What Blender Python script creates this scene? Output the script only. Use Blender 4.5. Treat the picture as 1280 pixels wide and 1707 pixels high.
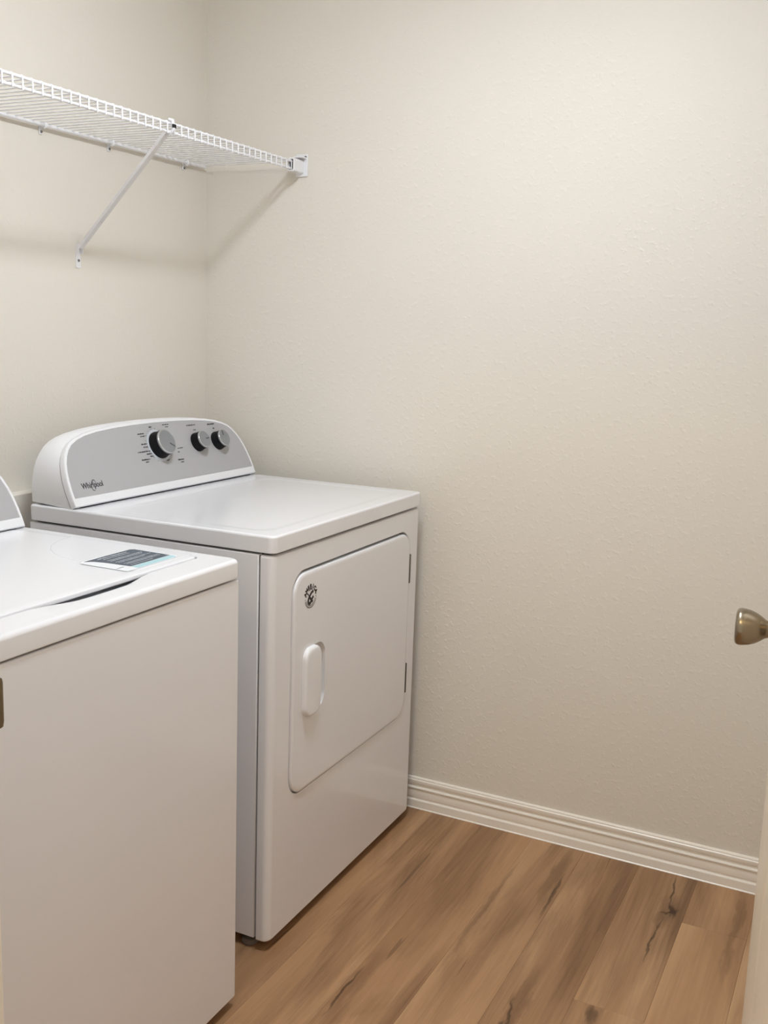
import bpy, bmesh, math, random
from mathutils import Vector, Matrix

random.seed(7)
for o in list(bpy.data.objects):
    bpy.data.objects.remove(o, do_unlink=True)
scn = bpy.context.scene
C = scn.collection
PI = math.pi

# ------------------------------------------------------------------ camera
FW = Vector((0.88503212, 0.43207947, -0.1732786))
RT = Vector((0.4437777, -0.89550552, 0.03363354))
UP = Vector((0.14063958, 0.10666394, 0.98429839))
cam_d = bpy.data.cameras.new('camera')
cam = bpy.data.objects.new('camera', cam_d)
C.objects.link(cam)
m = Matrix((RT, UP, -FW)).transposed().to_4x4()
m.translation = Vector((-2.5136, -1.832, 1.3333))
cam.matrix_world = m
cam_d.sensor_fit = 'VERTICAL'
cam_d.sensor_height = 36.0
cam_d.lens = 36.0 * 1704.54 / 1707.0
cam_d.clip_start = 0.02
scn.camera = cam

# ------------------------------------------------------------------ world, exposure
world = bpy.data.worlds.new('world')
scn.world = world
world.use_nodes = True
bg = world.node_tree.nodes['Background']
bg.inputs['Color'].default_value = (1.0, 0.945, 0.83, 1)
bg.inputs['Strength'].default_value = 0.65
LAMP_STRENGTH = 62.0
HALL_FILL_STRENGTH = 52.0  # added hall fill that brightens the lower walls
HALL_FILL_COLOR = (1.0, 0.78, 0.46, 1)
LAMP_XY = (-1.04, -1.08)
LAMP_COLOR = (0.835, 0.915, 1.0, 1)
vs = scn.view_settings
vs.view_transform = 'Standard'
vs.look = 'None'
vs.gamma = 1.0
vs.use_curve_mapping = False
vs.exposure = 0.11


# ------------------------------------------------------------------ materials
def srgb(r, g, b):
    def f(c):
        c /= 255.0
        return c / 12.92 if c <= 0.04045 else ((c + 0.055) / 1.055) ** 2.4
    return (f(r), f(g), f(b), 1)


def mat(name, col, rough=0.5, metal=0.0, coat=0.0, bump=None, var=0.03, vscale=6.0, spec=0.5):
    """principled material with a faint procedural tone variation and optional bump (scale, strength, distance)"""
    M = bpy.data.materials.new(name)
    M.use_nodes = True
    nt = M.node_tree
    N, L = nt.nodes, nt.links
    b = N['Principled BSDF']
    b.inputs['Roughness'].default_value = rough
    b.inputs['Metallic'].default_value = metal
    b.inputs['Coat Weight'].default_value = coat
    b.inputs['Coat Roughness'].default_value = 0.12
    b.inputs['Specular IOR Level'].default_value = spec
    tc = N.new('ShaderNodeTexCoord')
    nz = N.new('ShaderNodeTexNoise')
    nz.inputs['Scale'].default_value = vscale
    nz.inputs['Detail'].default_value = 3
    L.new(tc.outputs['Object'], nz.inputs['Vector'])
    mx = N.new('ShaderNodeMix')
    mx.data_type = 'RGBA'
    L.new(nz.outputs['Fac'], mx.inputs['Factor'])
    mx.inputs[6].default_value = tuple(c * (1 - var) for c in col[:3]) + (1,)
    mx.inputs[7].default_value = tuple(min(1, c * (1 + var)) for c in col[:3]) + (1,)
    L.new(mx.outputs[2], b.inputs['Base Color'])
    if bump:
        n2 = N.new('ShaderNodeTexNoise')
        n2.inputs['Scale'].default_value = bump[0]
        n2.inputs['Detail'].default_value = 2
        L.new(tc.outputs['Object'], n2.inputs['Vector'])
        bp = N.new('ShaderNodeBump')
        bp.inputs['Strength'].default_value = bump[1]
        bp.inputs['Distance'].default_value = bump[2]
        L.new(n2.outputs['Fac'], bp.inputs['Height'])
        L.new(bp.outputs['Normal'], b.inputs['Normal'])
    return M


def wall_material(name, col):
    """painted drywall with a sprayed knock-down texture"""
    M = mat(name, col, rough=0.55, var=0.012, vscale=1.5, spec=0.35)
    nt = M.node_tree
    N, L = nt.nodes, nt.links
    b = N['Principled BSDF']
    tc = N['Texture Coordinate']
    n1 = N.new('ShaderNodeTexNoise')
    n1.inputs['Scale'].default_value = 70
    n1.inputs['Detail'].default_value = 3
    n1.inputs['Roughness'].default_value = 0.55
    L.new(tc.outputs['Object'], n1.inputs['Vector'])
    r1 = N.new('ShaderNodeValToRGB')
    r1.color_ramp.elements[0].position = 0.54
    r1.color_ramp.elements[1].position = 0.74
    L.new(n1.outputs['Fac'], r1.inputs['Fac'])
    n2 = N.new('ShaderNodeTexNoise')
    n2.inputs['Scale'].default_value = 170
    n2.inputs['Detail'].default_value = 2
    L.new(tc.outputs['Object'], n2.inputs['Vector'])
    ad = N.new('ShaderNodeMath')
    ad.operation = 'MULTIPLY_ADD'
    L.new(n2.outputs['Fac'], ad.inputs[0])
    ad.inputs[1].default_value = 0.45
    L.new(r1.outputs['Color'], ad.inputs[2])
    bp = N.new('ShaderNodeBump')
    bp.inputs['Strength'].default_value = 0.40
    bp.inputs['Distance'].default_value = 0.0011
    L.new(ad.outputs[0], bp.inputs['Height'])
    L.new(bp.outputs['Normal'], b.inputs['Normal'])
    return M


def wood_material():
    """tan wood-look vinyl plank: long soft streaks, fine grain, dark smoky bands, a few splits and knots"""
    M = bpy.data.materials.new('tan wood plank')
    M.use_nodes = True
    nt = M.node_tree
    N, L = nt.nodes, nt.links
    b = N['Principled BSDF']
    b.inputs['Roughness'].default_value = 0.42
    b.inputs['Specular IOR Level'].default_value = 0.35
    geo = N.new('ShaderNodeNewGeometry')
    oi = N.new('ShaderNodeObjectInfo')
    mul = N.new('ShaderNodeVectorMath')
    mul.operation = 'MULTIPLY_ADD'
    comb = N.new('ShaderNodeCombineXYZ')
    L.new(oi.outputs['Random'], comb.inputs[0])
    L.new(oi.outputs['Random'], comb.inputs[1])
    L.new(oi.outputs['Random'], comb.inputs[2])
    L.new(comb.outputs[0], mul.inputs[0])
    mul.inputs[1].default_value = (37.0, 61.0, 23.0)
    L.new(geo.outputs['Position'], mul.inputs[2])

    def noise(sx, sy, detail=4, rough=0.55, dist=0.0, vec=None):
        mp = N.new('ShaderNodeMapping')
        mp.inputs['Scale'].default_value = (sx, sy, 1)
        L.new((vec or mul).outputs[0], mp.inputs['Vector'])
        n = N.new('ShaderNodeTexNoise')
        n.inputs['Scale'].default_value = 1
        n.inputs['Detail'].default_value = detail
        n.inputs['Roughness'].default_value = rough
        n.inputs['Distortion'].default_value = dist
        L.new(mp.outputs[0], n.inputs['Vector'])
        return n.outputs['Fac']

    def ramp(src, pts):
        r = N.new('ShaderNodeValToRGB')
        e = r.color_ramp.elements
        e[0].position, e[0].color = pts[0]
        e[1].position, e[1].color = pts[-1]
        for p, c in pts[1:-1]:
            x = e.new(p)
            x.color = c
        L.new(src, r.inputs['Fac'])
        return r.outputs['Color']

    def mixc(fac, a, bcol, mode='MIX'):
        mx = N.new('ShaderNodeMix')
        mx.data_type = 'RGBA'
        mx.blend_type = mode
        for s, sock in ((fac, mx.inputs['Factor']), (a, mx.inputs[6]), (bcol, mx.inputs[7])):
            if isinstance(s, (tuple, float, int)):
                sock.default_value = s
            else:
                L.new(s, sock)
        return mx.outputs[2]

    def math_(op, a, bb=None, c=None):
        mm = N.new('ShaderNodeMath')
        mm.operation = op
        for i, s in enumerate((a, bb, c)):
            if s is None:
                continue
            if isinstance(s, (float, int)):
                mm.inputs[i].default_value = s
            else:
                L.new(s, mm.inputs[i])
        return mm.outputs[0]

    W0, W1 = (0, 0, 0, 1), (1, 1, 1, 1)
    base = ramp(noise(0.9, 9, 3), [(0.28, srgb(150, 113, 80)), (0.5, srgb(172, 133, 97)), (0.72, srgb(192, 154, 116))])
    # smoky dark bands running along the plank
    band = ramp(noise(0.9, 7.5, 5, 0.6, 0.9), [(0.46, W0), (0.69, W1)])
    col = mixc(math_('MULTIPLY', band, 0.78), base, srgb(112, 81, 55))
    # cathedral figure
    wv = N.new('ShaderNodeTexWave')
    wv.wave_type = 'BANDS'
    wv.bands_direction = 'Y'
    mp = N.new('ShaderNodeMapping')
    mp.inputs['Scale'].default_value = (0.8, 13, 1)
    L.new(mul.outputs[0], mp.inputs['Vector'])
    L.new(mp.outputs[0], wv.inputs['Vector'])
    wv.inputs['Scale'].default_value = 1.6
    wv.inputs['Distortion'].default_value = 9
    wv.inputs['Detail'].default_value = 2.5
    wv.inputs['Detail Scale'].default_value = 1.2
    fig = ramp(wv.outputs['Fac'], [(0.0, W1), (0.35, W0)])
    figm = math_('MULTIPLY', fig, math_('MULTIPLY', band, 0.30))
    col = mixc(figm, col, srgb(92, 63, 42))
    # fine grain
    fine = ramp(noise(5, 190, 3, 0.6), [(0.30, W1), (0.60, W0)])
    col = mixc(math_('MULTIPLY', fine, 0.16), col, srgb(110, 80, 56))
    lite = ramp(noise(4, 120, 2), [(0.58, W0), (0.75, W1)])
    col = mixc(math_('MULTIPLY', lite, 0.16), col, srgb(200, 165, 130))
    # thin splits
    spl = ramp(noise(2.4, 52, 2, 0.4, 0.5), [(0.735, W0), (0.765, W1)])
    col = mixc(math_('MULTIPLY', spl, 0.42), col, srgb(58, 38, 24))
    # plank-to-plank tone
    tone = math_('MULTIPLY_ADD', oi.outputs['Random'], 0.09, 0.965)
    tc = N.new('ShaderNodeCombineColor')
    for i in range(3):
        L.new(tone, tc.inputs[i])
    col = mixc(1.0, col, tc.outputs[0], 'MULTIPLY')

    # knots and long splits that belong to particular planks (x, y, half length, half width, strength, tilt)
    wob = noise(9, 30, 3, 0.6, 0, geo)

    def mark(x, y, hl, hw, k, tilt, colr, wobble=0.5):
        nonlocal col
        sub = N.new('ShaderNodeVectorMath')
        sub.operation = 'SUBTRACT'
        L.new(geo.outputs['Position'], sub.inputs[0])
        sub.inputs[1].default_value = (x, y, 0)
        sep = N.new('ShaderNodeSeparateXYZ')
        L.new(sub.outputs[0], sep.inputs[0])
        c, s = math.cos(tilt), math.sin(tilt)
        u = math_('ADD', math_('MULTIPLY', sep.outputs[0], c), math_('MULTIPLY', sep.outputs[1], s))
        v = math_('ADD', math_('MULTIPLY', sep.outputs[0], -s), math_('MULTIPLY', sep.outputs[1], c))
        v = math_('ADD', v, math_('MULTIPLY', math_('SUBTRACT', wob, 0.5), wobble * 0.06))
        u2 = math_('POWER', math_('DIVIDE', u, hl), 2.0)
        v2 = math_('POWER', math_('DIVIDE', v, hw), 2.0)
        d = math_('ADD', u2, v2)
        f = ramp(d, [(0.15, W1), (1.0, W0)])
        col = mixc(math_('MULTIPLY', f, k), col, colr)

    dk = srgb(60, 39, 24)
    md = srgb(98, 69, 46)
    mark(-0.195, -1.487, 0.09, 0.030, 0.60, 0.0, md, 1.0)
    mark(-0.190, -1.487, 0.034, 0.012, 0.85, 0.5, dk, 1.6)
    mark(-0.190, -1.487, 0.030, 0.008, 0.75, -0.9, dk, 1.6)
    mark(-0.10, -1.478, 0.090, 0.0035, 0.75, 0.06, dk)
    mark(-0.33, -1.480, 0.120, 0.0030, 0.70, -0.03, dk)
    mark(-0.83, -0.955, 0.100, 0.0035, 0.85, 0.02, dk)
    mark(-0.80, -0.965, 0.170, 0.022, 0.40, 0.0, md, 1.0)
    mark(-0.69, -1.285, 0.150, 0.022, 0.45, 0.03, md, 1.2)
    mark(-0.735, -1.278, 0.060, 0.006, 0.70, 0.05, dk, 1.2)
    mark(-0.17, -1.205, 0.160, 0.020, 0.50, 0.0, md, 1.0)
    mark(-0.26, -1.224, 0.130, 0.0045, 0.65, 0.0, dk)
    mark(-0.40, -1.10, 0.260, 0.009, 0.45, 0.0, md, 0.6)
    mark(-0.66, -1.425, 0.040, 0.016, 0.60, 0.2, dk, 1.0)
    mark(-0.20, -1.64, 0.24, 0.012, 0.45, 0.0, md, 0.8)
    L.new(col, b.inputs['Base Color'])
    bp = N.new('ShaderNodeBump')
    bp.inputs['Strength'].default_value = 0.15
    bp.inputs['Distance'].default_value = 0.0005
    L.new(fine, bp.inputs['Height'])
    L.new(bp.outputs['Normal'], b.inputs['Normal'])
    return M


M_WALL = wall_material('cream wall paint', srgb(225, 218, 207))
M_CEIL = wall_material('ceiling paint', srgb(244, 243, 240))
M_TRIM = mat('semi-gloss trim paint', srgb(242, 235, 225), rough=0.32, spec=0.5)
M_DOOR = mat('door paint', srgb(224, 211, 192), rough=0.38)
M_ENAMEL = mat('white enamel', srgb(233, 232, 235), rough=0.22, coat=0.5, var=0.008, vscale=2.0)
M_PLASTIC = mat('white plastic', srgb(234, 233, 235), rough=0.30, var=0.008)
M_SILVER = mat('silver control panel', srgb(176, 174, 175), rough=0.42, var=0.015, vscale=30, spec=0.4)
M_KNOB = mat('charcoal knob', srgb(16, 16, 18), rough=0.55, spec=0.2)
M_KNOBCAP = mat('grey knob face', srgb(134, 136, 138), rough=0.40, metal=0.1)
M_CHROME = mat('knob bezel', srgb(200, 200, 203), rough=0.2, metal=0.8)
M_INK = mat('dark print', srgb(40, 38, 42), rough=0.6)
M_BLACK = mat('black print', srgb(30, 20, 22), rough=0.55)
M_SLATE = mat('slate label', srgb(72, 82, 94), rough=0.45)
M_TEAL = mat('pale teal label band', srgb(172, 205, 210), rough=0.45)
M_PAPER = mat('white label', srgb(228, 228, 230), rough=0.45)
M_GREYPRINT = mat('grey print', srgb(196, 200, 206), rough=0.5)
M_GREYTEXT = mat('mid grey print', srgb(96, 88, 84), rough=0.5)
M_WIRE = mat('white vinyl wire', srgb(232, 230, 232), rough=0.33)
M_HOLE = mat('black lock and gap shade', srgb(24, 22, 22), rough=0.7)  # black of the brace lock, also shade painted into gaps and hollows
M_SCREW = mat('grey screw', srgb(120, 120, 116), rough=0.4, metal=0.6)
M_HINGE = mat('grey hinge metal', srgb(88, 84, 80), rough=0.4, metal=0.6)
M_FOOT = mat('grey foot plastic', srgb(120, 112, 106), rough=0.5)
M_NICKEL = mat('satin nickel', srgb(150, 137, 118), rough=0.27, metal=1.0, var=0.02)
M_BRASS = mat('aged brass plate', srgb(124, 110, 84), rough=0.35, metal=0.8)
M_SUB = mat('subfloor', srgb(60, 46, 34), rough=0.8)
M_WOOD = wood_material()


# ------------------------------------------------------------------ mesh helpers
def finish(name, bm, material, parent=None, smooth=None, loc=None):
    me = bpy.data.meshes.new(name)
    bmesh.ops.recalc_face_normals(bm, faces=bm.faces[:])
    bm.to_mesh(me)
    bm.free()
    me.materials.append(material)
    if smooth is not None:
        for p in me.polygons:
            p.use_smooth = True
        me.set_sharp_from_angle(angle=math.radians(smooth))
    o = bpy.data.objects.new(name, me)
    C.objects.link(o)
    if smooth is not None and material in (M_ENAMEL, M_PLASTIC, M_TRIM, M_DOOR):
        wn = o.modifiers.new('weighted normals', 'WEIGHTED_NORMAL')
        wn.keep_sharp = True
        wn.weight = 90
    if parent is not None:
        o.parent = parent
    if loc is not None:
        o.location = loc
    return o


def add_box(bm, x0, x1, y0, y1, z0, z1, bev=0.0, seg=2, sel=None):
    r = bmesh.ops.create_cube(bm, size=1.0)
    vs_ = r['verts']
    for v in vs_:
        v.co = Vector(((x0 + x1) / 2 + v.co.x * (x1 - x0), (y0 + y1) / 2 + v.co.y * (y1 - y0),
                       (z0 + z1) / 2 + v.co.z * (z1 - z0)))
    if bev:
        es = {e for v in vs_ for e in v.link_edges}
        if sel:
            es = [e for e in es if sel(e)]
        bmesh.ops.bevel(bm, geom=list(es), offset=bev, segments=seg, profile=0.5, affect='EDGES')


def box(name, x0, x1, y0, y1, z0, z1, material, parent=None, bev=0.0, seg=2, smooth=40, sel=None):
    bm = bmesh.new()
    add_box(bm, x0, x1, y0, y1, z0, z1, bev, seg, sel)
    return finish(name, bm, material, parent, smooth if bev else None)


def add_tube(bm, pts, r, n=8, cap=True):
    pts = [Vector(p) for p in pts]
    rings = []
    prev_u = None
    for i, p in enumerate(pts):
        if i == 0:
            t = pts[1] - p
        elif i == len(pts) - 1:
            t = p - pts[i - 1]
        else:
            t = (pts[i + 1] - p).normalized() + (p - pts[i - 1]).normalized()
        t.normalize()
        if prev_u is None:
            a = Vector((0, 0, 1)) if abs(t.z) < 0.9 else Vector((1, 0, 0))
            u = t.cross(a).normalized()
        else:
            u = (prev_u - t * prev_u.dot(t)).normalized()
        prev_u = u
        w = t.cross(u)
        rr = r[i] if isinstance(r, (list, tuple)) else r
        rings.append([bm.verts.new(p + (u * math.cos(2 * PI * k / n) + w * math.sin(2 * PI * k / n)) * rr)
                      for k in range(n)])
    for a, b in zip(rings, rings[1:]):
        for k in range(n):
            bm.faces.new((a[k], a[(k + 1) % n], b[(k + 1) % n], b[k]))
    if cap:
        bm.faces.new(rings[0])
        bm.faces.new(rings[-1])


def tube(name, pts, r, material, parent=None, n=8):
    bm = bmesh.new()
    add_tube(bm, pts, r, n)
    return finish(name, bm, material, parent, 50)


def loft(bm, rings, cap0=True, cap1=True, closed=True):
    vr = [[bm.verts.new(p) for p in ring] for ring in rings]
    n = len(vr[0])
    for a, b in zip(vr, vr[1:]):
        for k in range(n if closed else n - 1):
            bm.faces.new((a[k], a[(k + 1) % n], b[(k + 1) % n], b[k]))
    if cap0:
        bm.faces.new(vr[0])
    if cap1:
        bm.faces.new(vr[-1])
    return vr


def rrect(x0, x1, z0, z1, r, seg=6):
    """rounded rectangle outline (u, v), counter-clockwise, 4*(seg+1) points"""
    out = []
    for cx, cz, a0 in ((x1 - r, z1 - r, 0), (x0 + r, z1 - r, PI / 2), (x0 + r, z0 + r, PI), (x1 - r, z0 + r, 1.5 * PI)):
        for i in range(seg + 1):
            a = a0 + i * PI / 2 / seg
            out.append((cx + r * math.cos(a), cz + r * math.sin(a)))
    return out


def lathe(bm, prof, n=28, axis='Y', caps=True):
    """prof: (radius, height) pairs revolved about local Y (height along -Y) or Z"""
    rings = []
    for r, h in prof:
        ring = []
        for k in range(n):
            a = 2 * PI * k / n
            if axis == 'Y':
                ring.append(Vector((r * math.cos(a), -h, r * math.sin(a))))
            else:
                ring.append(Vector((r * math.cos(a), r * math.sin(a), h)))
        rings.append(ring)
    loft(bm, rings, caps, caps)


def empty(name, loc, rz=0.0, parent=None):
    o = bpy.data.objects.new(name, None)
    o.empty_display_size = 0.1
    C.objects.link(o)
    o.location = loc
    o.rotation_euler = (0, 0, rz)
    if parent:
        o.parent = parent
    return o


def tag(o, label, cat, group=None):
    o['label'] = label
    o['category'] = cat
    if group:
        o['group'] = group
    return o


def struct(o):
    o['kind'] = 'structure'
    return o


def text_mesh(name, s, size, material, parent, origin, ux, uy, depth=0.0004, align='LEFT', shear=0.0, bold=0.0, xs=1.0):
    """flat lettering as thin mesh: local +x -> ux, +y -> uy"""
    cu = bpy.data.curves.new(name, 'FONT')
    cu.body = s
    cu.size = size
    cu.align_x = align
    cu.extrude = depth
    cu.shear = shear
    cu.offset = bold
    cu.resolution_u = 4
    tmp = bpy.data.objects.new(name, cu)
    C.objects.link(tmp)
    dg = bpy.context.evaluated_depsgraph_get()
    me = bpy.data.meshes.new_from_object(tmp.evaluated_get(dg))
    bpy.data.objects.remove(tmp, do_unlink=True)
    ux, uy = Vector(ux), Vector(uy)
    uz = ux.cross(uy)
    mt = Matrix((ux * xs, uy, uz)).transposed().to_4x4()
    mt.translation = Vector(origin)
    me.transform(mt)
    me.materials.clear()
    me.materials.append(material)
    o = bpy.data.objects.new(name, me)
    C.objects.link(o)
    o.parent = parent
    return o


# ------------------------------------------------------------------ room shell
CEIL = 2.44
YF = -1.93            # wall on the side the door opens towards
XD = -1.76            # wall with the doorway (room face); camera stands in the hall beyond it
HALL = -3.1
struct(box('wall_back', -1.875, 0.10, 0.0, 0.10, 0.0, CEIL, M_WALL))
struct(box('wall_right', 0.0, 0.10, YF - 0.10, 0.0, 0.0, CEIL, M_WALL))
struct(box('wall_front', XD - 0.115, 0.0, YF - 0.10, YF, 0.0, CEIL, M_WALL))
JY0, JY1 = -0.997, -1.842           # strike-side and hinge-side jamb faces
bm = bmesh.new()
add_box(bm, XD - 0.115, XD, JY0 + 0.019, 0.0, 0, CEIL)
add_box(bm, XD - 0.115, XD, YF, JY1 - 0.019, 0, CEIL)
add_box(bm, XD - 0.115, XD, JY1 - 0.019, JY0 + 0.019, 2.06, CEIL)
struct(finish('wall_left', bm, M_WALL))
struct(box('ceiling', HALL, 0.10, YF - 0.10, 0.10, CEIL, CEIL + 0.08, M_CEIL))

# floor: planks run parallel to the back wall
floor = struct(box('floor', HALL, 0.0, YF, 0.0, -0.06, -0.0045, M_SUB))
PW = 0.145
rows = []
y = -1.09 + PW * 8
while y > YF:
    rows.append((max(y - PW, YF), min(y, 0.0)))
    y -= PW
for i, (ya, yb) in enumerate(rows):
    if yb - ya < 0.01:
        continue
    yc = (ya + yb) / 2
    if abs(yc + 1.5975) < 0.04:
        j = -0.228
    elif abs(yc + 1.4525) < 0.04:
        j = -0.626
    else:
        j = -0.99 - 0.085 * ((i * 5) % 7)
    js = [0.0] + [j - 1.22 * k for k in range(0, 4) if HALL + 0.05 < j - 1.22 * k < -0.02] + [HALL]
    for xb, xa in zip(js, js[1:]):
        bm = bmesh.new()
        add_box(bm, -(xb - xa) / 2 + 0.00012, (xb - xa) / 2 - 0.00012, -(yb - ya) / 2 + 0.00012, (yb - ya) / 2 - 0.00012,
                -0.0045, 0.0, 0.0003, 1)
        finish('plank', bm, M_WOOD, floor, None, ((xa + xb) / 2, yc, 0))

# moulded baseboards
PROF = [(0.0, 0.0), (0.0150, 0.0), (0.0152, 0.0018), (0.0128, 0.0038), (0.0128, 0.0225), (0.0120, 0.0245), (0.0072, 0.0258),
        (0.0060, 0.0285), (0.0084, 0.0325), (0.0094, 0.043), (0.0072, 0.0530), (0.0070, 0.0575), (0.0112, 0.0590),
        (0.0106, 0.0615), (0.0042, 0.0630), (0.0028, 0.0685), (0.0072, 0.0712), (0.0088, 0.0765), (0.0084, 0.0820),
        (0.0060, 0.0845), (0.0062, 0.0870), (0.0046, 0.0898), (0.0, 0.0905)]


def baseboard(name, a, b, nrm):
    a, b, nrm = Vector(a), Vector(b), Vector(nrm)
    bm = bmesh.new()
    loft(bm, [[p + nrm * d + Vector((0, 0, z)) for d, z in PROF] for p in (a, b)])
    return struct(finish(name, bm, M_TRIM, None, 25))


baseboard('baseboard_right', (0, 0, 0), (0, YF, 0), (-1, 0, 0))
baseboard('baseboard_back', (XD, 0, 0), (-0.0155, 0, 0), (0, -1, 0))
baseboard('baseboard_front', (XD + 0.02, YF, 0), (-0.0155, YF, 0), (0, 1, 0))

# narrow ledge low on the wall behind the machines
struct(box('trim_1', XD, 0.0, -0.040, 0.0, 0.0905, 0.9325, M_TRIM, None, 0.003, 2))

# doorway: jamb with strike plate, casing
bm = bmesh.new()
add_box(bm, XD - 0.115, XD, JY0, JY0 + 0.019, 0, 2.06, 0.0015, 1)
add_box(bm, XD - 0.115, XD, JY1 - 0.019, JY1, 0, 2.06, 0.0015, 1)
add_box(bm, XD - 0.115, XD, JY1, JY0, 2.041, 2.06, 0.0015, 1)
add_box(bm, XD - 0.075, XD - 0.040, JY0 - 0.011, JY0, 0, 2.041, 0.0015, 1)
add_box(bm, XD - 0.075, XD - 0.040, JY1, JY1 + 0.011, 0, 2.041, 0.0015, 1)
jamb = struct(finish('trim_2', bm, M_DOOR))
bm = bmesh.new()
pl = [(XD - 0.030, JY0 - 0.0005), (XD - 0.003, JY0 - 0.0008), (XD + 0.010, JY0 - 0.0012), (XD + 0.0215, JY0 - 0.0008), (XD + 0.0245, JY0 + 0.0010)]
rings = []
for z, cut in ((0.8890, 0.006), (0.8898, 0.0025), (0.8920, 0.0007), (0.8950, 0.0), (0.9400, 0.0), (0.9430, 0.0007), (0.9452, 0.0025), (0.9460, 0.006)):
    q = [(min(x, XD + 0.0245 - cut), yy) for x, yy in pl]
    rings.append([Vector((x, yy, z)) for x, yy in q] + [Vector((x, yy + 0.0014, z)) for x, yy in reversed(q)])
loft(bm, rings)
finish('strike_plate', bm, M_BRASS, jamb, 40, (0, 0, 0.003))
for nm, (ya, yb), (xa, xb) in (('trim_3', (JY0 + 0.005, JY0 + 0.062), (XD, XD + 0.016)),
                               ('trim_4', (JY1 - 0.062, JY1 - 0.005), (XD, XD + 0.016)),
                               ('trim_5', (JY0 + 0.005, JY0 + 0.062), (XD - 0.131, XD - 0.115)),
                               ('trim_6', (JY1 - 0.062, JY1 - 0.005), (XD - 0.131, XD - 0.115))):
    struct(box(nm, xa, xb, ya, yb, 0, 2.10, M_TRIM, None, 0.004, 2))

# door, standing open into the room
HX, HY = XD + 0.002, -1.805
FX, FY = -0.952, -1.7262
ang = math.atan2(FY - HY, FX - HX)
DWID = math.hypot(FX - HX, FY - HY)
door = struct(empty('door_1', (HX, HY, 0), ang))
bm = bmesh.new()
add_box(bm, 0.0, DWID, -0.035, 0.0, 0.012, 2.035, 0.0025, 2)
finish('door_slab', bm, M_DOOR, door, 40)
for z0, z1 in ((0.25, 0.86), (1.05, 1.88)):
    for x0, x1 in ((0.11, 0.365), (0.45, 0.705)):
        bm = bmesh.new()
        rg = []
        for ins, dy in ((0.0, -0.0003), (0.006, 0.002), (0.014, 0.0005), (0.030, 0.0005), (0.045, 0.003)):
            rg.append([Vector((u, dy, v)) for u, v in rrect(x0 + ins, x1 - ins, z0 + ins, z1 - ins, 0.002, 1)])
        loft(bm, rg)
        finish('door_panel', bm, M_DOOR, door, 30)
KZ = 0.937
for side in (1, -1):
    bm = bmesh.new()
    prof = [(0.0005, 0.0), (0.033, 0.0), (0.033, 0.003), (0.029, 0.007), (0.014, 0.010), (0.0005, 0.010)]
    lathe(bm, prof, 32)
    rose = finish('door_rose', bm, M_NICKEL, door, 35)
    bm = bmesh.new()
    prof = [(0.0005, 0.006), (0.0125, 0.006), (0.0118, 0.014), (0.0115, 0.020), (0.0135, 0.025), (0.0180, 0.031), (0.0220, 0.0375),
            (0.0247, 0.045), (0.0262, 0.053), (0.0266, 0.058), (0.0258, 0.0615), (0.0235, 0.0640), (0.018, 0.0652), (0.0005, 0.0656)]
    lathe(bm, prof, 40)
    kn = finish('door_knob', bm, M_NICKEL, door, 50)
    for o in (rose, kn):
        o.location = (DWID - 0.062, 0.0 if side == 1 else -0.035, KZ)
        o.rotation_euler = (0, 0, PI if side == 1 else 0)

# ceiling lamps: one over the laundry floor, one added in the hall to lift the lower walls (both outside the picture)
def ceiling_lamp(xy, size, color, strength, label):
    """long wrap-around ceiling fixture: metal tray, glowing diffuser, two end caps"""
    lx, ly = size
    lamp = tag(empty('ceiling_light', (xy[0], xy[1], CEIL)), label, 'lamp')
    box('lamp_base', -lx / 2, lx / 2, -ly / 2 - 0.006, ly / 2 + 0.006, -0.022, 0.0, M_TRIM, lamp, 0.003, 2)
    for e in (-1, 1):
        xa, xb = sorted((e * lx / 2, e * (lx / 2 + 0.012)))
        box('end_cap', xa, xb, -ly / 2 - 0.006, ly / 2 + 0.006, -0.042, 0.0, M_TRIM, lamp, 0.003, 2)
    mg = bpy.data.materials.new('lamp diffuser')
    mg.use_nodes = True
    pb = mg.node_tree.nodes['Principled BSDF']
    pb.inputs['Base Color'].default_value = (0.9, 0.9, 0.88, 1)
    pb.inputs['Emission Color'].default_value = color
    pb.inputs['Emission Strength'].default_value = strength
    bm = bmesh.new()
    prof = [(-ly / 2, -0.020), (-ly / 2, -0.026), (-ly / 2 + 0.012, -0.036), (ly / 2 - 0.012, -0.036), (ly / 2, -0.026), (ly / 2, -0.020)]
    loft(bm, [[Vector((x, p, z)) for p, z in prof] for x in (-lx / 2 + 0.001, lx / 2 - 0.001)])
    finish('lamp_shade', bm, mg, lamp, None)


ceiling_lamp(LAMP_XY, (0.62, 0.16), LAMP_COLOR, LAMP_STRENGTH, 'long white wrap-around ceiling light above the laundry room floor')
ceiling_lamp((-2.75, -1.25), (0.3, 0.3), HALL_FILL_COLOR, HALL_FILL_STRENGTH, 'added warm fill light in the hall, brightening the lower walls')


# ------------------------------------------------------------------ console shared by both machines
# outline in the tilted front plane: s across (unit half width), t up the slope, metres
ARCH = [(1.0, 0.0), (1.002, 0.015), (1.001, 0.040), (0.993, 0.066), (0.981, 0.086), (0.962, 0.106), (0.935, 0.1235), (0.900, 0.139),
        (0.855, 0.1515), (0.795, 0.161), (0.715, 0.169), (0.600, 0.1755), (0.44, 0.1805), (0.24, 0.1838), (0.0, 0.1850)]
ARCH = ARCH + [(-s, t) for s, t in reversed(ARCH[:-1])]
PANEL_IN = 0.0075


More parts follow.
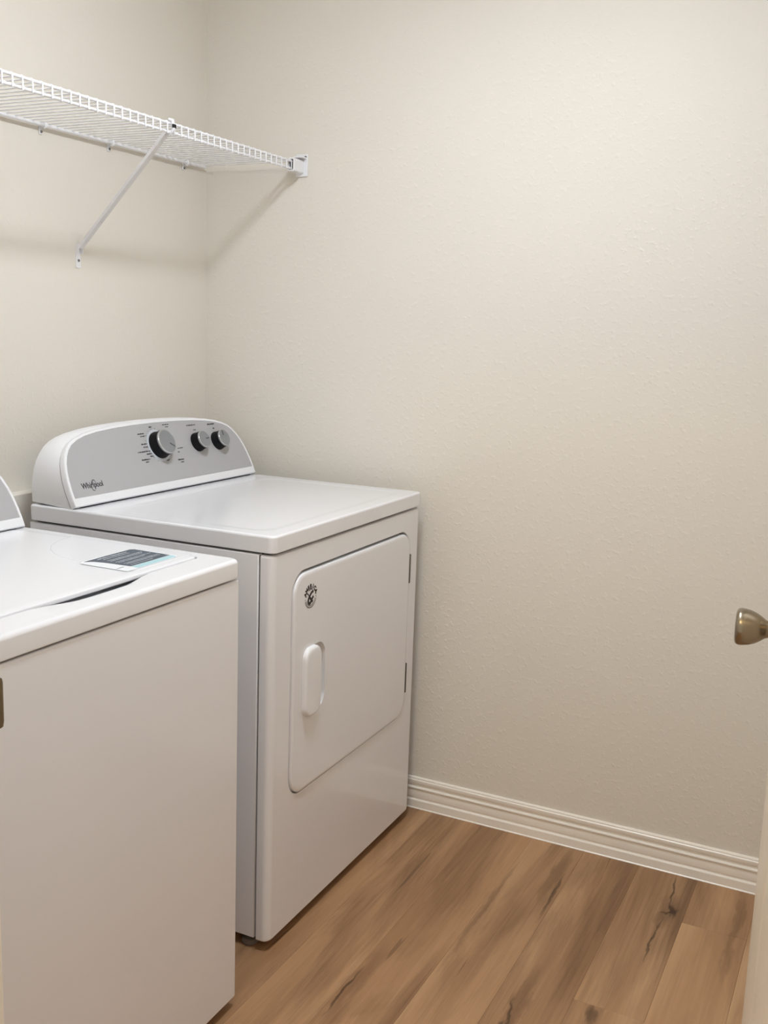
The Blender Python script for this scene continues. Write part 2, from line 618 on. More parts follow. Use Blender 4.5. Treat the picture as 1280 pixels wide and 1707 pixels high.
def console(parent, cx, y0, z0, hw, tilt, yback, name='console'):
    th = math.radians(tilt)
    ux = Vector((1, 0, 0))
    ut = Vector((0, math.sin(th), math.cos(th)))
    nn = Vector((0, -math.cos(th), math.sin(th)))
    org = Vector((cx, y0, z0))

    def P(s, t, d=0.0):
        return org + ux * s + ut * t + nn * d
    out = [(s * hw, t) for s, t in ARCH]

    def inset(k, base):
        res = []
        n = len(out)
        for i, (s, t) in enumerate(out):
            a = out[max(i - 1, 0)]
            b = out[min(i + 1, n - 1)]
            dx, dt = b[0] - a[0], b[1] - a[1]
            l = math.hypot(dx, dt) or 1
            nx, nt = -dt / l, dx / l
            res.append((s + nx * k, t + nt * k))
        # cut by the baseline
        res = [(s, max(t, base)) for s, t in res]
        return res

    root = empty(name, (0, 0, 0), 0, parent)
    # rear shell: from just behind the frame back to the wall side
    bm = bmesh.new()
    r0 = [P(s, t, -0.017) for s, t in inset(0.0015, 0.001)]
    rb = []
    ztop = P(0, 0.185).z
    for i, (s, t) in enumerate(out):
        z = z0 + (t * 0.905) * 0.965
        rb.append(Vector((cx + s * 0.985, yback, max(z, z0 - 0.002))))
    rings = [r0]
    for k in (0.25, 0.5, 0.75, 0.9):
        rings.append([a.lerp(b, k) + Vector((0, 0, 0.006 * math.sin(k * PI))) * (1 if a.z > z0 + 0.03 else 0) for a, b in zip(r0, rb)])
    rb2 = [Vector((cx + (p.x - cx) * 0.985, yback + 0.006, z0 - 0.002 + (p.z - z0 + 0.002) * 0.97)) for p in rb]
    loft(bm, rings + [rb, rb2])
    bsh = finish('console_shell', bm, M_PLASTIC, root, 35)
    # front frame (white bezel)
    bm = bmesh.new()
    rr = [[P(s, t, -0.016) for s, t in inset(0.003, 0.001)],
          [P(s, t, -0.014) for s, t in inset(0.0, 0.0)],
          [P(s, t, -0.004) for s, t in inset(0.0, 0.0)],
          [P(s, t, -0.0008) for s, t in inset(0.0015, 0.0012)],
          [P(s, t, 0.0) for s, t in inset(0.004, 0.003)],
          [P(s, t, 0.0) for s, t in inset(PANEL_IN, 0.0195)],
          [P(s, t, -0.0014) for s, t in inset(PANEL_IN + 0.0008, 0.0203)]]
    loft(bm, rr)
    finish('console_frame', bm, M_PLASTIC, root, 40)
    bm = bmesh.new()
    pr = inset(PANEL_IN + 0.001, 0.0205)
    loft(bm, [[P(s, t, -0.003) for s, t in pr], [P(s, t, -0.0007) for s, t in pr]])
    panel = finish('control_panel', bm, M_SILVER, root, None)
    panel['label'] = 'silver grey control panel with arched top'
    return root, panel, P, ux, ut, nn


def dial(parent, P, ux, ut, nn, s, t, r, h, ptr_ang, halo=False):
    root = empty('dial', P(s, t, -0.0007), 0, parent)
    mt = Matrix((ux, -nn, ut)).transposed()      # local -Y -> outwards
    root.rotation_euler = mt.to_euler()
    if halo:
        bm = bmesh.new()
        lathe(bm, [(0.0005, 0.0), (r * 1.26, 0.0), (r * 1.24, 0.0008), (0.0005, 0.0008)], 40)
        finish('dial_ring', bm, M_CHROME if False else M_GREYPRINT, root, 40)
    bm = bmesh.new()
    lathe(bm, [(0.0005, 0.0), (r * 1.06, 0.0), (r * 1.06, h * 0.15), (r * 1.0, h * 0.25), (r * 0.965, h * 0.85), (0.0005, h * 0.85)], 40)
    finish('dial_skirt', bm, M_KNOB, root, 35)
    bm = bmesh.new()
    lathe(bm, [(0.0005, h * 0.84), (r * 0.965, h * 0.84), (r * 0.97, h * 0.90), (r * 0.93, h * 0.985), (r * 0.88, h), (r * 0.82, h * 0.985), (0.0005, h * 0.975)], 40)
    cap = finish('dial_cap', bm, M_KNOBCAP, root, 40)
    bm = bmesh.new()
    lathe(bm, [(r * 0.86, h * 0.985), (r * 0.955, h * 0.94), (r * 0.95, h * 0.985), (r * 0.915, h * 1.015), (r * 0.875, h * 1.015), (r * 0.86, h * 0.985)], 40, 'Y', False)
    finish('dial_bezel', bm, M_CHROME, root, 50)
    bm = bmesh.new()
    add_box(bm, r * 0.30, r * 0.88, -h * 0.985 - 0.0006, -h * 0.97, -0.0009, 0.0009)
    bmesh.ops.rotate(bm, verts=bm.verts[:], cent=(0, 0, 0), matrix=Matrix.Rotation(-ptr_ang, 3, 'Y'))
    finish('pointer', bm, M_INK, cap)
    return root


def print_line(bm, P, s0, t0, length, hgt, rnd, d=-0.0004, slope=0.0):
    """a row of tiny irregular strokes: fine print too small to read"""
    s = 0.0
    while s < length:
        w = rnd.uniform(0.5, 1.3) * hgt * 0.45
        g = hgt * rnd.choice([0.12, 0.15, 0.2, 0.5])
        hh = hgt * rnd.uniform(0.65, 1.0)
        a, b = s0 + s, s0 + min(s + w, length)
        if b > a:
            q = [P(a, t0, d), P(b, t0, d), P(b, t0 + hh, d), P(a, t0 + hh, d)]
            q2 = [p + (P(0, 0, 0.0002) - P(0, 0, 0)) for p in q]
            loft(bm, [q, q2])
        s += w + g


def wordmark(parent, P, s, t, size, ux, ut, nn):
    """dark script-like wordmark with an elliptical swoosh behind it"""
    o = text_mesh('wordmark', 'Whirlpool', size, M_INK, parent, P(s, t, -0.0004), ux, ut, 0.0003, bold=size * 0.006, xs=0.86)
    w = size * 2.05 * 1.06
    bm = bmesh.new()
    cs, ct = s + size * 2.02, t + size * 0.24
    N = 26
    for (a0, a1, ra, rb_, tw) in ((0.12, 1.72, size * 0.34, size * 0.66, 0.075),):
        ring_o, ring_i = [], []
        for i in range(N + 1):
            a = PI * (a0 + (a1 - a0) * i / N)
            k = math.sin(PI * i / N)
            wd = size * tw * (0.25 + k)
            ca, sa = math.cos(a), math.sin(a)
            rot = 0.42
            for lst, off in ((ring_o, wd), (ring_i, 0)):
                xx = (ra + off) * ca
                yy = (rb_ + off) * sa
                lst.append(P(cs + xx * math.cos(rot) + yy * math.sin(rot), ct - xx * math.sin(rot) + yy * math.cos(rot), 0.0))
        vo = [bm.verts.new(p) for p in ring_o]
        vi = [bm.verts.new(p) for p in ring_i]
        for i in range(N):
            bm.faces.new((vo[i], vo[i + 1], vi[i + 1], vi[i]))
    finish('wordmark_swoosh', bm, M_INK, parent)


# ------------------------------------------------------------------ clothes dryer
DW = 0.737
dry = tag(empty('clothes_dryer', (-0.43315, -0.74765, 0.0), 0.0097),
          'white front-loading dryer with side-hinged door and grey dials, in the wall corner', 'dryer')
hw = DW / 2
# cabinet behind the front panel
box('cabinet', -hw, hw, 0.0345, 0.652, 0.026, 0.8800, M_ENAMEL, dry, 0.002, 1)
box('cabinet_shade_core', -hw + 0.014, hw - 0.014, 0.018, 0.640, 0.028, 0.890, M_HOLE, dry)  # black filler painting shade into the seams and door gap
# front panel with the door opening
DX0, DX1, DZ0, DZ1, DR = -0.2885, 0.3045, 0.3245, 0.8225, 0.048
bm = bmesh.new()


def ring_xz(o, yv):
    return [Vector((u, yv, v)) for u, v in o]


seg = 8
orr = lambda ins, r: rrect(-hw + ins, hw - ins, 0.022 + ins, 0.8795 - ins, r, seg)
FR = 0.016
prof = [ring_xz(orr(0.0, 0.006), 0.030)]
for k in range(6):
    a = k * PI / 2 / 5
    ins = FR * (1 - math.cos(a))
    dy = FR * (1 - math.sin(a))
    # only the vertical edges are strongly rounded: blend in x, little in z
    o = rrect(-hw + ins, hw - ins, 0.022 + ins * 0.25, 0.8795 - ins * 0.25, 0.006, seg)
    prof.append(ring_xz(o, dy))
prof.append(ring_xz(rrect(DX0 - 0.0045, DX1 + 0.0045, DZ0 - 0.0045, DZ1 + 0.0070, DR + 0.0050, seg), 0.0))
prof.append(ring_xz(rrect(DX0 - 0.0032, DX1 + 0.0032, DZ0 - 0.0032, DZ1 + 0.0056, DR + 0.004, seg), 0.0012))
prof.append(ring_xz(rrect(DX0 - 0.0032, DX1 + 0.0032, DZ0 - 0.0032, DZ1 + 0.0056, DR + 0.004, seg), 0.0170))
loft(bm, prof, cap0=False, cap1=False)
finish('front_panel', bm, M_ENAMEL, dry, 30)
# door with the finger pocket
HXC, HZC = -0.197, 0.574
PKX, PKZ = 0.053, 0.079
bm = bmesh.new()
rg = []
for ins, yv in ((0.0, 0.0155), (0.0, 0.0010), (0.0012, -0.0022), (0.004, -0.0038), (0.009, -0.0042)):
    rg.append(ring_xz(rrect(DX0 + ins, DX1 - ins, DZ0 + ins, DZ1 - ins, DR - ins, seg), yv))


def pocket(ins, yv):
    return ring_xz(rrect(HXC - PKX + ins, HXC + PKX - ins, HZC - PKZ + ins, HZC + PKZ - ins, 0.034 - ins * 0.6, seg), yv)


rg += [pocket(0.0, -0.0042), pocket(0.002, -0.0034)]
loft(bm, rg, cap1=False)
ddoor = finish('door', bm, M_ENAMEL, dry, 30)
bm = bmesh.new()
loft(bm, [pocket(0.0015, -0.0036), pocket(0.003, 0.003), pocket(0.007, 0.0105), pocket(0.014, 0.0125)], cap0=False)
finish('handle_pocket', bm, M_PLASTIC, ddoor, 60)
# pull: a rounded bar bridging the pocket's left side
bm = bmesh.new()
hb = []
for ins, yv in ((0.0, 0.004), (0.0, -0.0100), (0.0008, -0.0128), (0.0026, -0.0146), (0.0050, -0.0152), (0.0080, -0.0154)):
    hb.append(ring_xz(rrect(HXC - 0.051 + ins, HXC + 0.016 - ins * 0.6, HZC - 0.0785 + ins * 0.8, HZC + 0.0785 - ins * 2.2,
                            max(0.024 - ins * 0.8, 0.006), seg), yv))
loft(bm, hb)
finish('handle', bm, M_PLASTIC, ddoor, 45)
# hinge leaves in the door gap
for z0, z1 in ((0.684, 0.762), (0.382, 0.464)):
    box('hinge', DX1 - 0.0010, DX1 + 0.0070, -0.0036, 0.010, z0, z1, M_HINGE, dry, 0.001, 1)
# round badge on the door
BX, BZ, BY = -0.2195, 0.7640, -0.0043
badge = empty('badge', (BX, BY, BZ), 0, ddoor)
ux_, uz_ = Vector((1, 0, 0)), Vector((0, 0, 1))
wordA = 'AMERICA'
bm_all = bmesh.new()
for i, ch in enumerate(wordA):
    a = math.radians(158 - i * (136 / 6))
    rr_ = 0.0200
    ox, oz = rr_ * math.cos(a), rr_ * math.sin(a)
    tx = Vector((math.sin(a), 0, -math.cos(a)))
    ty = Vector((math.cos(a), 0, math.sin(a)))
    t = text_mesh('badge_letter', ch, 0.0125, M_BLACK, badge, Vector((ox, -0.0002, oz)), tx, ty, 0.0002, 'CENTER', bold=0.0007)
    bm_all.from_mesh(t.data)
    me_ = t.data
    bpy.data.objects.remove(t, do_unlink=True)
    bpy.data.meshes.remove(me_)
finish('badge_lettering', bm_all, M_BLACK, badge)


def ribbon(bm, pts, wds, yv=-0.0002):
    pts = [Vector((p[0], yv, p[1])) for p in pts]
    L_, R_ = [], []
    for i, p in enumerate(pts):
        t = pts[min(i + 1, len(pts) - 1)] - pts[max(i - 1, 0)]
        t.normalize()
        n = Vector((-t.z, 0, t.x))
        w = wds[i] if isinstance(wds, list) else wds
        L_.append(bm.verts.new(p + n * w / 2))
        R_.append(bm.verts.new(p - n * w / 2))
    for i in range(len(pts) - 1):
        bm.faces.new((L_[i], L_[i + 1], R_[i + 1], R_[i]))


def spline(ctrl, n=8):
    out = []
    c = [ctrl[0]] + ctrl + [ctrl[-1]]
    for i in range(1, len(c) - 2):
        p0, p1, p2, p3 = [Vector((q[0], q[1])) for q in c[i - 1:i + 3]]
        for k in range(n):
            t = k / n
            out.append(tuple(0.5 * (2 * p1 + (p2 - p0) * t + (2 * p0 - 5 * p1 + 4 * p2 - p3) * t * t + (3 * p1 - p0 - 3 * p2 + p3) * t ** 3)))
    out.append(tuple(ctrl[-1]))
    return out


bm = bmesh.new()
k = 0.001
ribbon(bm, spline([(12 * k, 11 * k), (5 * k, 10 * k), (-3 * k, 4 * k), (-9 * k, -3 * k), (-10 * k, -9 * k), (-5 * k, -14 * k), (1 * k, -11 * k),
                   (6 * k, -5 * k), (12 * k, 0 * k)]), 0.0062)
ribbon(bm, spline([(-6 * k, 0.5 * k), (0, -4 * k), (5 * k, -9 * k), (9 * k, -12 * k)]), 0.0058, -0.0003)
ribbon(bm, spline([(-7 * k, 15 * k), (0, 18 * k), (7 * k, 15.5 * k)]), 0.0026)
ribbon(bm, spline([(-16 * k, 10 * k), (-11 * k, 8 * k), (-7 * k, 3 * k)]), 0.0024, -0.0003)
finish('badge_emblem', bm, M_BLACK, badge)
bm = bmesh.new()
for rr_, w in ((0.0235, 0.0030), (0.0190, 0.0022)):
    n = 30
    for i in range(n):
        a0 = math.radians(196 + (344 - 196) * i / n)
        a1 = math.radians(196 + (344 - 196) * (i + 0.68) / n)
        ribbon(bm, [(rr_ * math.cos(a0), rr_ * math.sin(a0)), (rr_ * math.cos(a1), rr_ * math.sin(a1))], w)
for a in (186, 354, 8):
    a = math.radians(a)
    ribbon(bm, [(0.0235 * math.cos(a) - 0.001, 0.0235 * math.sin(a)), (0.0235 * math.cos(a) + 0.001, 0.0235 * math.sin(a))], 0.003)
finish('badge_fine_print', bm, M_GREYTEXT, badge)['kind'] = 'stuff'

# top with a shallow tray
ZT, ZP = 0.9205, 0.8848
bm = bmesh.new()


def top_ring(ins, z, r):
    return [Vector((u, v, z)) for u, v in rrect(-hw - 0.001 + ins, hw + 0.001 - ins, -0.003 + ins, 0.655 - ins, r, seg)]


def tray_ring(ins, z):
    return [Vector((u, v, z)) for u, v in rrect(-0.338 + ins, 0.338 - ins, 0.030 + ins, 0.462 - ins, 0.045, seg)]


rg = [top_ring(0.010, ZP + 0.002, 0.012), top_ring(0.0006, ZP, 0.016), top_ring(0.0, ZP + 0.002, 0.016), top_ring(0.0, ZT - 0.0050, 0.016), top_ring(0.0005, ZT - 0.0030, 0.016),
      top_ring(0.0016, ZT - 0.0012, 0.016), top_ring(0.0034, ZT - 0.0003, 0.016), top_ring(0.0055, ZT, 0.016)]
rg += [tray_ring(0.0, ZT), tray_ring(0.008, ZT - 0.0003), tray_ring(0.016, ZT - 0.0010), tray_ring(0.026, ZT - 0.0013)]
loft(bm, rg)
finish('top_panel', bm, M_ENAMEL, dry, 30)
# adjustable feet
for fx in (-hw + 0.022, hw - 0.022):
    for fy in (0.058, 0.60):
        bm = bmesh.new()
        lathe(bm, [(0.0005, 0.0), (0.017, 0.0), (0.019, 0.004), (0.017, 0.012), (0.006, 0.014), (0.006, 0.027), (0.0005, 0.027)], 16, 'Z')
        finish('foot', bm, M_FOOT, dry, 40, (fx, fy, 0))
# console
croot, panel, P, ux, ut, nn = console(dry, 0.0, 0.515, ZT + 0.0055, 0.3665, 25, 0.648)
box('console_shade_base', -0.345, 0.345, 0.5215, 0.640, ZT - 0.001, ZT + 0.0060, M_HOLE, croot)  # black base painting the shadow line beneath the console
dial(panel, P, ux, ut, nn, -0.011, 0.1165, 0.0335, 0.030, math.radians(-33), True)
dial(panel, P, ux, ut, nn, 0.1495, 0.1110, 0.0245, 0.027, math.radians(5))
dial(panel, P, ux, ut, nn, 0.2395, 0.1075, 0.0245, 0.027, math.radians(95))
wordmark(panel, P, -0.326, 0.0385, 0.0195, ux, ut, nn)
rnd = random.Random(4)
bm = bmesh.new()
H = 0.0036
for (s, t, ln, hh) in ((-0.0245, 0.1650, 0.010, H), (0.031, 0.1675, 0.026, H), (0.040, 0.1615, 0.012, H * 0.8),
                       (-0.0755, 0.1500, 0.024, H * 0.9), (-0.068, 0.1435, 0.016, H * 0.8),
                       (-0.075, 0.1230, 0.026, H * 0.9), (-0.071, 0.1150, 0.020, H * 0.9),
                       (-0.0985, 0.1035, 0.050, H), (-0.068, 0.0965, 0.022, H * 0.9), (-0.058, 0.0895, 0.024, H * 0.9),
                       (-0.094, 0.0830, 0.032, H), (-0.082, 0.0765, 0.013, H),
                       (-0.001, 0.0735, 0.010, H), (0.044, 0.0700, 0.024, H), (0.052, 0.0635, 0.013, H * 0.7),
                       (0.055, 0.0905, 0.007, H * 1.2), (0.058, 0.1010, 0.024, H * 0.6),
                       (0.129, 0.1585, 0.038, H), (0.2205, 0.1555, 0.032, H), (0.152, 0.1450, 0.010, H * 0.8), (0.240, 0.1425, 0.008, H)):
    print_line(bm, P, s, t, ln, hh, rnd)
for a in range(-60, 241, 20):
    aa = math.radians(a)
    c0 = (-0.011 + 0.0455 * math.cos(aa), 0.1165 + 0.0455 * math.sin(aa))
    print_line(bm, P, c0[0] - 0.0008, c0[1] - 0.0008, 0.0018, 0.0018, rnd)
finish('panel_print', bm, M_INK, panel)['kind'] = 'stuff'

# ------------------------------------------------------------------ washing machine
was = tag(empty('washing_machine', (-0.97740, -0.79120, 0.0), 0.0105),
          'white top-loading washer with slate instruction label on its lid, beside the dryer', 'washer')
WW = 0.700
WZT, WZP = 0.9143, 0.8790
box('cabinet', -WW, 0.0, 0.0015, 0.676, 0.021, 0.8745, M_ENAMEL, was, 0.004, 3)
box('cabinet_shade_core', -WW + 0.02, -0.02, 0.02, 0.660, 0.03, 0.89, M_HOLE, was)  # black filler, shade painted into the gap below the deck
bm = bmesh.new()


def wring(ins, z, r=0.014):
    return [Vector((u, v, z)) for u, v in rrect(-WW - 0.001 + ins, 0.001 - ins, -0.001 + ins, 0.680 - ins, r, seg)]


LX0, LX1, LY0, LY1 = -WW + 0.030, -0.030, 0.068, 0.515


def lid_outline(ins, r=0.022):
    """lid plan with a finger scoop along its front edge, 1 vertex order shared by all rings"""
    o = rrect(LX0 + ins, LX1 - ins, LY0 + ins, LY1 - ins, max(r - ins, 0.004), seg)
    # extra points along the front edge (last side, from +x corner start back to start)
    body = o
    return body


def scoop_pts(ins, dip):
    o = lid_outline(ins)
    res = o[:27]                       # up to end of the front-left corner arc
    xs_ = [-0.56, -0.50, -0.46, -0.43, -0.405, -0.38, -0.35, -0.30, -0.26, -0.235, -0.21, -0.18, -0.15, -0.10]
    for x in xs_:
        f = 0.0
        if -0.46 < x < -0.18:
            u = (x + 0.46) / 0.28
            f = min(1.0, min(u, 1 - u) / 0.34)
            f = f * f * (3 - 2 * f)
        res.append((x, LY0 + ins - dip * f))
    res += o[27:]
    return res


# deck: outer rings, then hole under the lid
nring = len(scoop_pts(0, 0))


def match(outline, n):
    """resample closed outline to n points starting at the same corner"""
    pts = [Vector(p) for p in outline]
    d = [0.0]
    for i in range(len(pts)):
        d.append(d[-1] + (pts[(i + 1) % len(pts)] - pts[i]).length)
    out = []
    j = 0
    for kx in range(n):
        tt = d[-1] * kx / n
        while d[j + 1] < tt:
            j += 1
        f = (tt - d[j]) / (d[j + 1] - d[j])
        out.append(pts[j].lerp(pts[(j + 1) % len(pts)], f))
    return out


def wring2(ins, z, r=0.014):
    xs_ = [-0.56, -0.50, -0.46, -0.43, -0.405, -0.38, -0.35, -0.30, -0.26, -0.235, -0.21, -0.18, -0.15, -0.10]
    o = rrect(-WW - 0.001 + ins, 0.001 - ins, -0.001 + ins, 0.680 - ins, r, seg)
    res = o[:27] + [(x, -0.001 + ins) for x in xs_] + o[27:]
    return [Vector((p[0], p[1], z)) for p in res]


DEEP = 0.022


def hole_ring(grow, z, dip):
    return [Vector((p[0], p[1], z)) for p in scoop_pts(-grow, dip)]


rg = [wring2(0.012, WZP + 0.002), wring2(0.0008, WZP), wring2(0.0, WZP + 0.002), wring2(0.0, WZT - 0.0075), wring2(0.0008, WZT - 0.0045), wring2(0.0026, WZT - 0.0018),
      wring2(0.0052, WZT - 0.0004), wring2(0.008, WZT)]
rg += [hole_ring(0.0040, WZT, 0.026), hole_ring(0.0026, WZT - 0.0015, 0.021), hole_ring(0.002, WZT - 0.006, 0.017), hole_ring(0.0018, WZT - DEEP, 0.012)]
loft(bm, rg)
finish('top_deck', bm, M_ENAMEL, was, 35)
# lid
bm = bmesh.new()
ZL = WZT + 0.0025


def lring(ins, z):
    return [Vector((p[0], p[1], z)) for p in scoop_pts(ins, 0.0)]


loft(bm, [lring(0.002, WZT - 0.006), lring(0.0, WZT - 0.004), lring(0.0, ZL - 0.0035), lring(0.001, ZL - 0.0014), lring(0.0035, ZL), lring(0.020, ZL)])
lid = finish('lid', bm, M_ENAMEL, was, 35)
# raised quarter-round pads at the lid's front corners
for sx in (1, -1):
    pts = [(-0.188, 0.086), (-0.036, 0.086), (-0.034, 0.372)]
    for i in range(1, 9):
        a = i / 8.0 * PI / 2
        pts.append((-0.034 - 0.154 * math.sin(a), 0.205 + 0.167 * math.cos(a)))
    if sx == -1:
        pts = [(-WW - p[0], p[1]) for p in pts]
    bm = bmesh.new()
    cxp = sum(p[0] for p in pts) / len(pts)
    cyp = sum(p[1] for p in pts) / len(pts)

    def sc(k, z):
        return [Vector((cxp + (p[0] - cxp) * k, cyp + (p[1] - cyp) * k, z)) for p in pts]
    loft(bm, [sc(1.0, ZL - 0.0005), sc(0.995, ZL + 0.0003), sc(0.98, ZL + 0.0005), sc(0.955, ZL + 0.0007)])
    finish('lid_pad', bm, M_ENAMEL, lid, 50)
# instruction label on the lid
ZLB = ZL + 0.0008


def flat(name, pts, z, material, parent, th=0.0003):
    bm = bmesh.new()
    loft(bm, [[Vector((a, b, z)) for a, b in pts], [Vector((a, b, z + th)) for a, b in pts]])
    return finish(name, bm, material, parent)


lab = flat('instruction_label', [(-0.204, 0.092), (-0.066, 0.092), (-0.056, 0.102), (-0.058, 0.200), (-0.066, 0.2035), (-0.192, 0.2035), (-0.204, 0.196)], ZLB, M_PAPER, lid)
cur = [(-0.190, 0.200), (-0.180, 0.186), (-0.176, 0.170), (-0.174, 0.150), (-0.172, 0.112)]
flat('label_field', [(-0.172, 0.112), (-0.062, 0.112), (-0.060, 0.196), (-0.066, 0.2015)] + cur[:1] + cur[1:-1], ZLB + 0.0003, M_SLATE, lab)
flat('label_band', [(-0.172, 0.0945), (-0.068, 0.0945), (-0.063, 0.100), (-0.0625, 0.110), (-0.172, 0.110)], ZLB + 0.0003, M_TEAL, lab)
rnd = random.Random(9)
bm = bmesh.new()


def PL(s, t, d=0.0):
    return Vector((s, t, ZLB + 0.0007 + d))


for t, s0, ln, hh in ((0.1895, -0.166, 0.080, 0.0042), (0.1815, -0.160, 0.070, 0.0030), (0.1690, -0.163, 0.094, 0.0034), (0.1630, -0.163, 0.086, 0.0028),
                      (0.1510, -0.163, 0.096, 0.0030), (0.1450, -0.163, 0.070, 0.0028), (0.1330, -0.163, 0.094, 0.0030), (0.1270, -0.163, 0.092, 0.0028), (0.1180, -0.163, 0.060, 0.0026)):
    print_line(bm, PL, s0, t, ln, hh, rnd, 0.0)
finish('label_print', bm, M_GREYPRINT, lab)['kind'] = 'stuff'
bm = bmesh.new()
print_line(bm, PL, -0.200, 0.118, 0.018, 0.0022, rnd, -0.0003)
finish('label_small_print', bm, M_GREYTEXT, lab)
# console of the washer (only its near end is in the picture)
wroot, wpanel, P2, ux2, ut2, nn2 = console(was, -WW / 2, 0.514, WZT + 0.0045, 0.340, 25, 0.668)
box('console_shade_base', -WW + 0.03, -0.03, 0.5205, 0.655, WZT - 0.001, WZT + 0.006, M_HOLE, wroot)  # black base, painted shadow under the washer console
wordmark(wpanel, P2, -0.300, 0.0385, 0.0195, ux2, ut2, nn2)
for s in (-0.13, 0.0, 0.13):
    dial(wpanel, P2, ux2, ut2, nn2, s, 0.111, 0.026, 0.022, 1.2)
for fx in (-WW + 0.03, -0.045):
    for fy in (0.06, 0.61):
        bm = bmesh.new()
        lathe(bm, [(0.0005, 0.0), (0.018, 0.0), (0.020, 0.004), (0.017, 0.010), (0.007, 0.012), (0.007, 0.024), (0.0005, 0.024)], 16, 'Z')
        finish('foot', bm, M_FOOT, was, 40, (fx, fy, 0))

# ------------------------------------------------------------------ wire shelf
SY, SZ, SB = -0.318, 1.782, 1.760
shelf = tag(empty('wire_shelf', (-0.88, 0, SZ)), 'white vinyl-coated wire shelf with diagonal brace, mounted above the washer and dryer', 'shelf')


def loc(o):
    return o


def S(x, y, z):
    return Vector((x + 0.88, y, z - SZ))


XA, XB = -1.755, -0.022
tube('rear_rod', [S(XA, -0.0125, SZ - 0.0045), S(XB, -0.0125, SZ - 0.0045)], 0.0042, M_WIRE, shelf, 10)
tube('front_rod', [S(XA, SY + 0.0045, SZ - 0.0030), S(XB, SY + 0.0045, SZ - 0.0030)], 0.0034, M_WIRE, shelf, 10)
tube('front_rod', [S(XA, SY + 0.0045, SB), S(XB, SY + 0.0045, SB)], 0.0034, M_WIRE, shelf, 10)
bm = bmesh.new()
add_tube(bm, [(0, -0.008, 0), (0, SY + 0.003, 0), (0, SY, -0.0025), (0, SY - 0.0003, SB - SZ - 0.004)], 0.0017, 6)
w0 = finish('wire', bm, M_WIRE, shelf, 60)
n = int((XB - XA) / 0.0252)
for i in range(n + 1):
    o = w0 if i == 0 else w0.copy()
    if i:
        C.objects.link(o)
        o.parent = shelf
    o.location = S(XB - 0.006 - i * 0.0252, 0, SZ)
# wall clips along the back rod
clip0 = None
for x in (-0.1093, -0.4147, -0.6465, -0.95, -1.255, -1.56):
    r = empty('wall_clip', S(x, 0, SZ), 0, shelf)
    bm = bmesh.new()
    add_tube(bm, [(0, -0.0125 - 0.0062 * math.cos(a), -0.0045 + 0.0062 * math.sin(a)) for a in [(-0.75 + 1.5 * i / 8) * PI for i in range(9)]], 0.0030, 6)
    add_box(bm, -0.0045, 0.0045, -0.004, 0.0, -0.0245, 0.004, 0.001, 1)
    finish('clip_hook', bm, M_PLASTIC, r, 50)
    bm = bmesh.new()
    lathe(bm, [(0.0005, 0.0), (0.0034, 0.0), (0.0030, 0.0022), (0.0005, 0.0026)], 10)
    sc_ = finish('screw', bm, M_SCREW, r, 40)
    sc_.location = (0, -0.004, -0.0185)
# diagonal brace
brace = empty('support_brace', S(0, 0, SZ) - Vector((0, 0, 0)), 0, shelf)
brace.location = S(-0.529, 0, 1.515)
top = Vector((-0.567 + 0.529, SY + 0.012, 1.757 - 1.515))
bot = Vector((0.0, -0.010, -0.006))
d = (top - bot)
dn = d.normalized()
side = Vector((1, 0, 0)) - dn * dn.x
side.normalize()
nr = dn.cross(side)
bm = bmesh.new()
W2, TH, FL = 0.0072, 0.0014, 0.0075
sec = [(-W2, 0), (W2, 0), (W2, FL), (W2 - TH, FL), (W2 - TH, TH), (-W2 + TH, TH), (-W2 + TH, FL), (-W2, FL)]
sgn = 1 if nr.z > 0 else -1
loft(bm, [[bot + dn * tt + side * a + nr * (b * sgn) for a, b in sec] for tt in (0.0, d.length)])
finish('brace_strut', bm, M_WIRE, brace, 30)
bm = bmesh.new()
rgp = [(rrect(-0.0082, 0.0082, -0.052, 0.004, 0.004, 3))]
loft(bm, [[Vector((a, yv, b)) for a, b in rrect(-0.0082 + e, 0.0082 - e, -0.052 + e, 0.006 - e, 0.004, 3)] for e, yv in ((0, 0.0), (0, -0.0014), (0.0006, -0.002))])
add_box(bm, -0.0082, -0.0066, -0.0105, -0.001, -0.018, 0.006, 0.0004, 1)
add_box(bm, 0.0066, 0.0082, -0.0105, -0.001, -0.018, 0.006, 0.0004, 1)
finish('foot_plate', bm, M_WIRE, brace, 30)
bm = bmesh.new()
lathe(bm, [(0.0005, 0.0), (0.0034, 0.0), (0.003, 0.0018), (0.0005, 0.0022)], 10)
o = finish('screw', bm, M_SCREW, brace, 40)
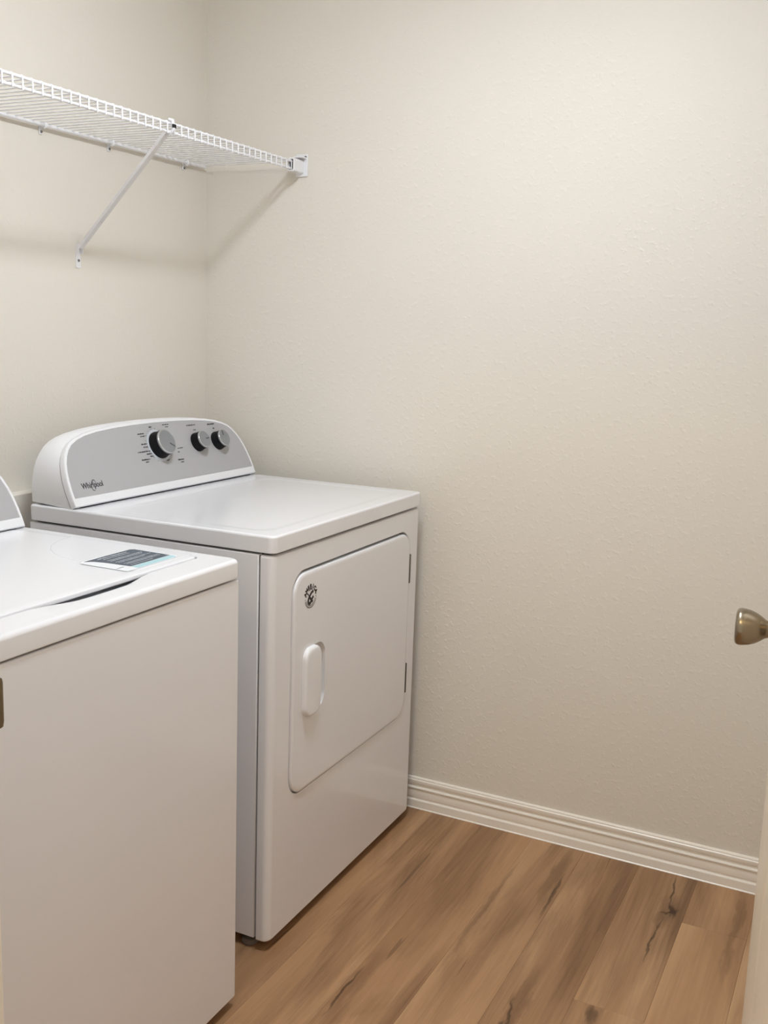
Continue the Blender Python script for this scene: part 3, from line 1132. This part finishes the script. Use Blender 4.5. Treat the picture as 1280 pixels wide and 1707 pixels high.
o.location = (0.0005, -0.002, -0.0335)
bm = bmesh.new()
add_tube(bm, [top + Vector((0, 0.004, -0.004)), top + Vector((0, -0.010, 0.002)), top + Vector((0, -0.0165, 0.010)), top + Vector((0, -0.0145, 0.028)),
              top + Vector((0, -0.004, 0.031))], 0.0042, 8)
finish('brace_hook', bm, M_WIRE, brace, 50)
bm = bmesh.new()
add_box(bm, top.x - 0.006, top.x + 0.006, top.y - 0.0205, top.y - 0.0165, top.z + 0.012, top.z + 0.020, 0.001, 1)
finish('brace_lock', bm, M_HOLE, brace, 40)
# end bracket screwed to the right-hand wall, its socket swallows the front rods
eb = empty('end_bracket', S(0, 0, SZ), 0, shelf)
bm = bmesh.new()
y0, y1, z0, z1 = SY - 0.0085, SY + 0.0125, SB - SZ - 0.0075, 0.0055
outer = rrect(y0, y1, z0, z1, 0.004, 3)
inner = rrect(y0 + 0.0035, y1 - 0.0035, z0 + 0.0035, z1 - 0.0035, 0.003, 3)


def RX(o, x):
    return [Vector((x, a, b)) for a, b in o]


loft(bm, [RX(outer, -0.002), RX(outer, -0.052), RX(inner, -0.053), RX(inner, -0.012)])
add_box(bm, -0.004, 0.0, y0 - 0.012, y1 + 0.004, z0 - 0.008, z1 + 0.016, 0.0015, 2)
add_box(bm, -0.030, -0.002, y0 - 0.009, y1 - 0.004, z1 + 0.003, z1 + 0.007, 0.0012, 2)
finish('bracket_body', bm, M_PLASTIC, eb, 35)
bm = bmesh.new()
loft(bm, [RX(rrect(y0 + 0.004, y1 - 0.004, z0 + 0.004, z1 - 0.004, 0.002, 3), x) for x in (-0.046, -0.0125)])
finish('socket', bm, M_HOLE, eb)  # dark block painting the shade inside the bracket's hollow
bm = bmesh.new()
lathe(bm, [(0.0005, 0.0), (0.0036, 0.0), (0.0032, 0.002), (0.0005, 0.0026)], 10)
o = finish('screw', bm, M_SCREW, eb, 40)
o.location = (-0.004, y0 - 0.006, z1 + 0.008)
o.rotation_euler = (0, 0, -PI / 2)
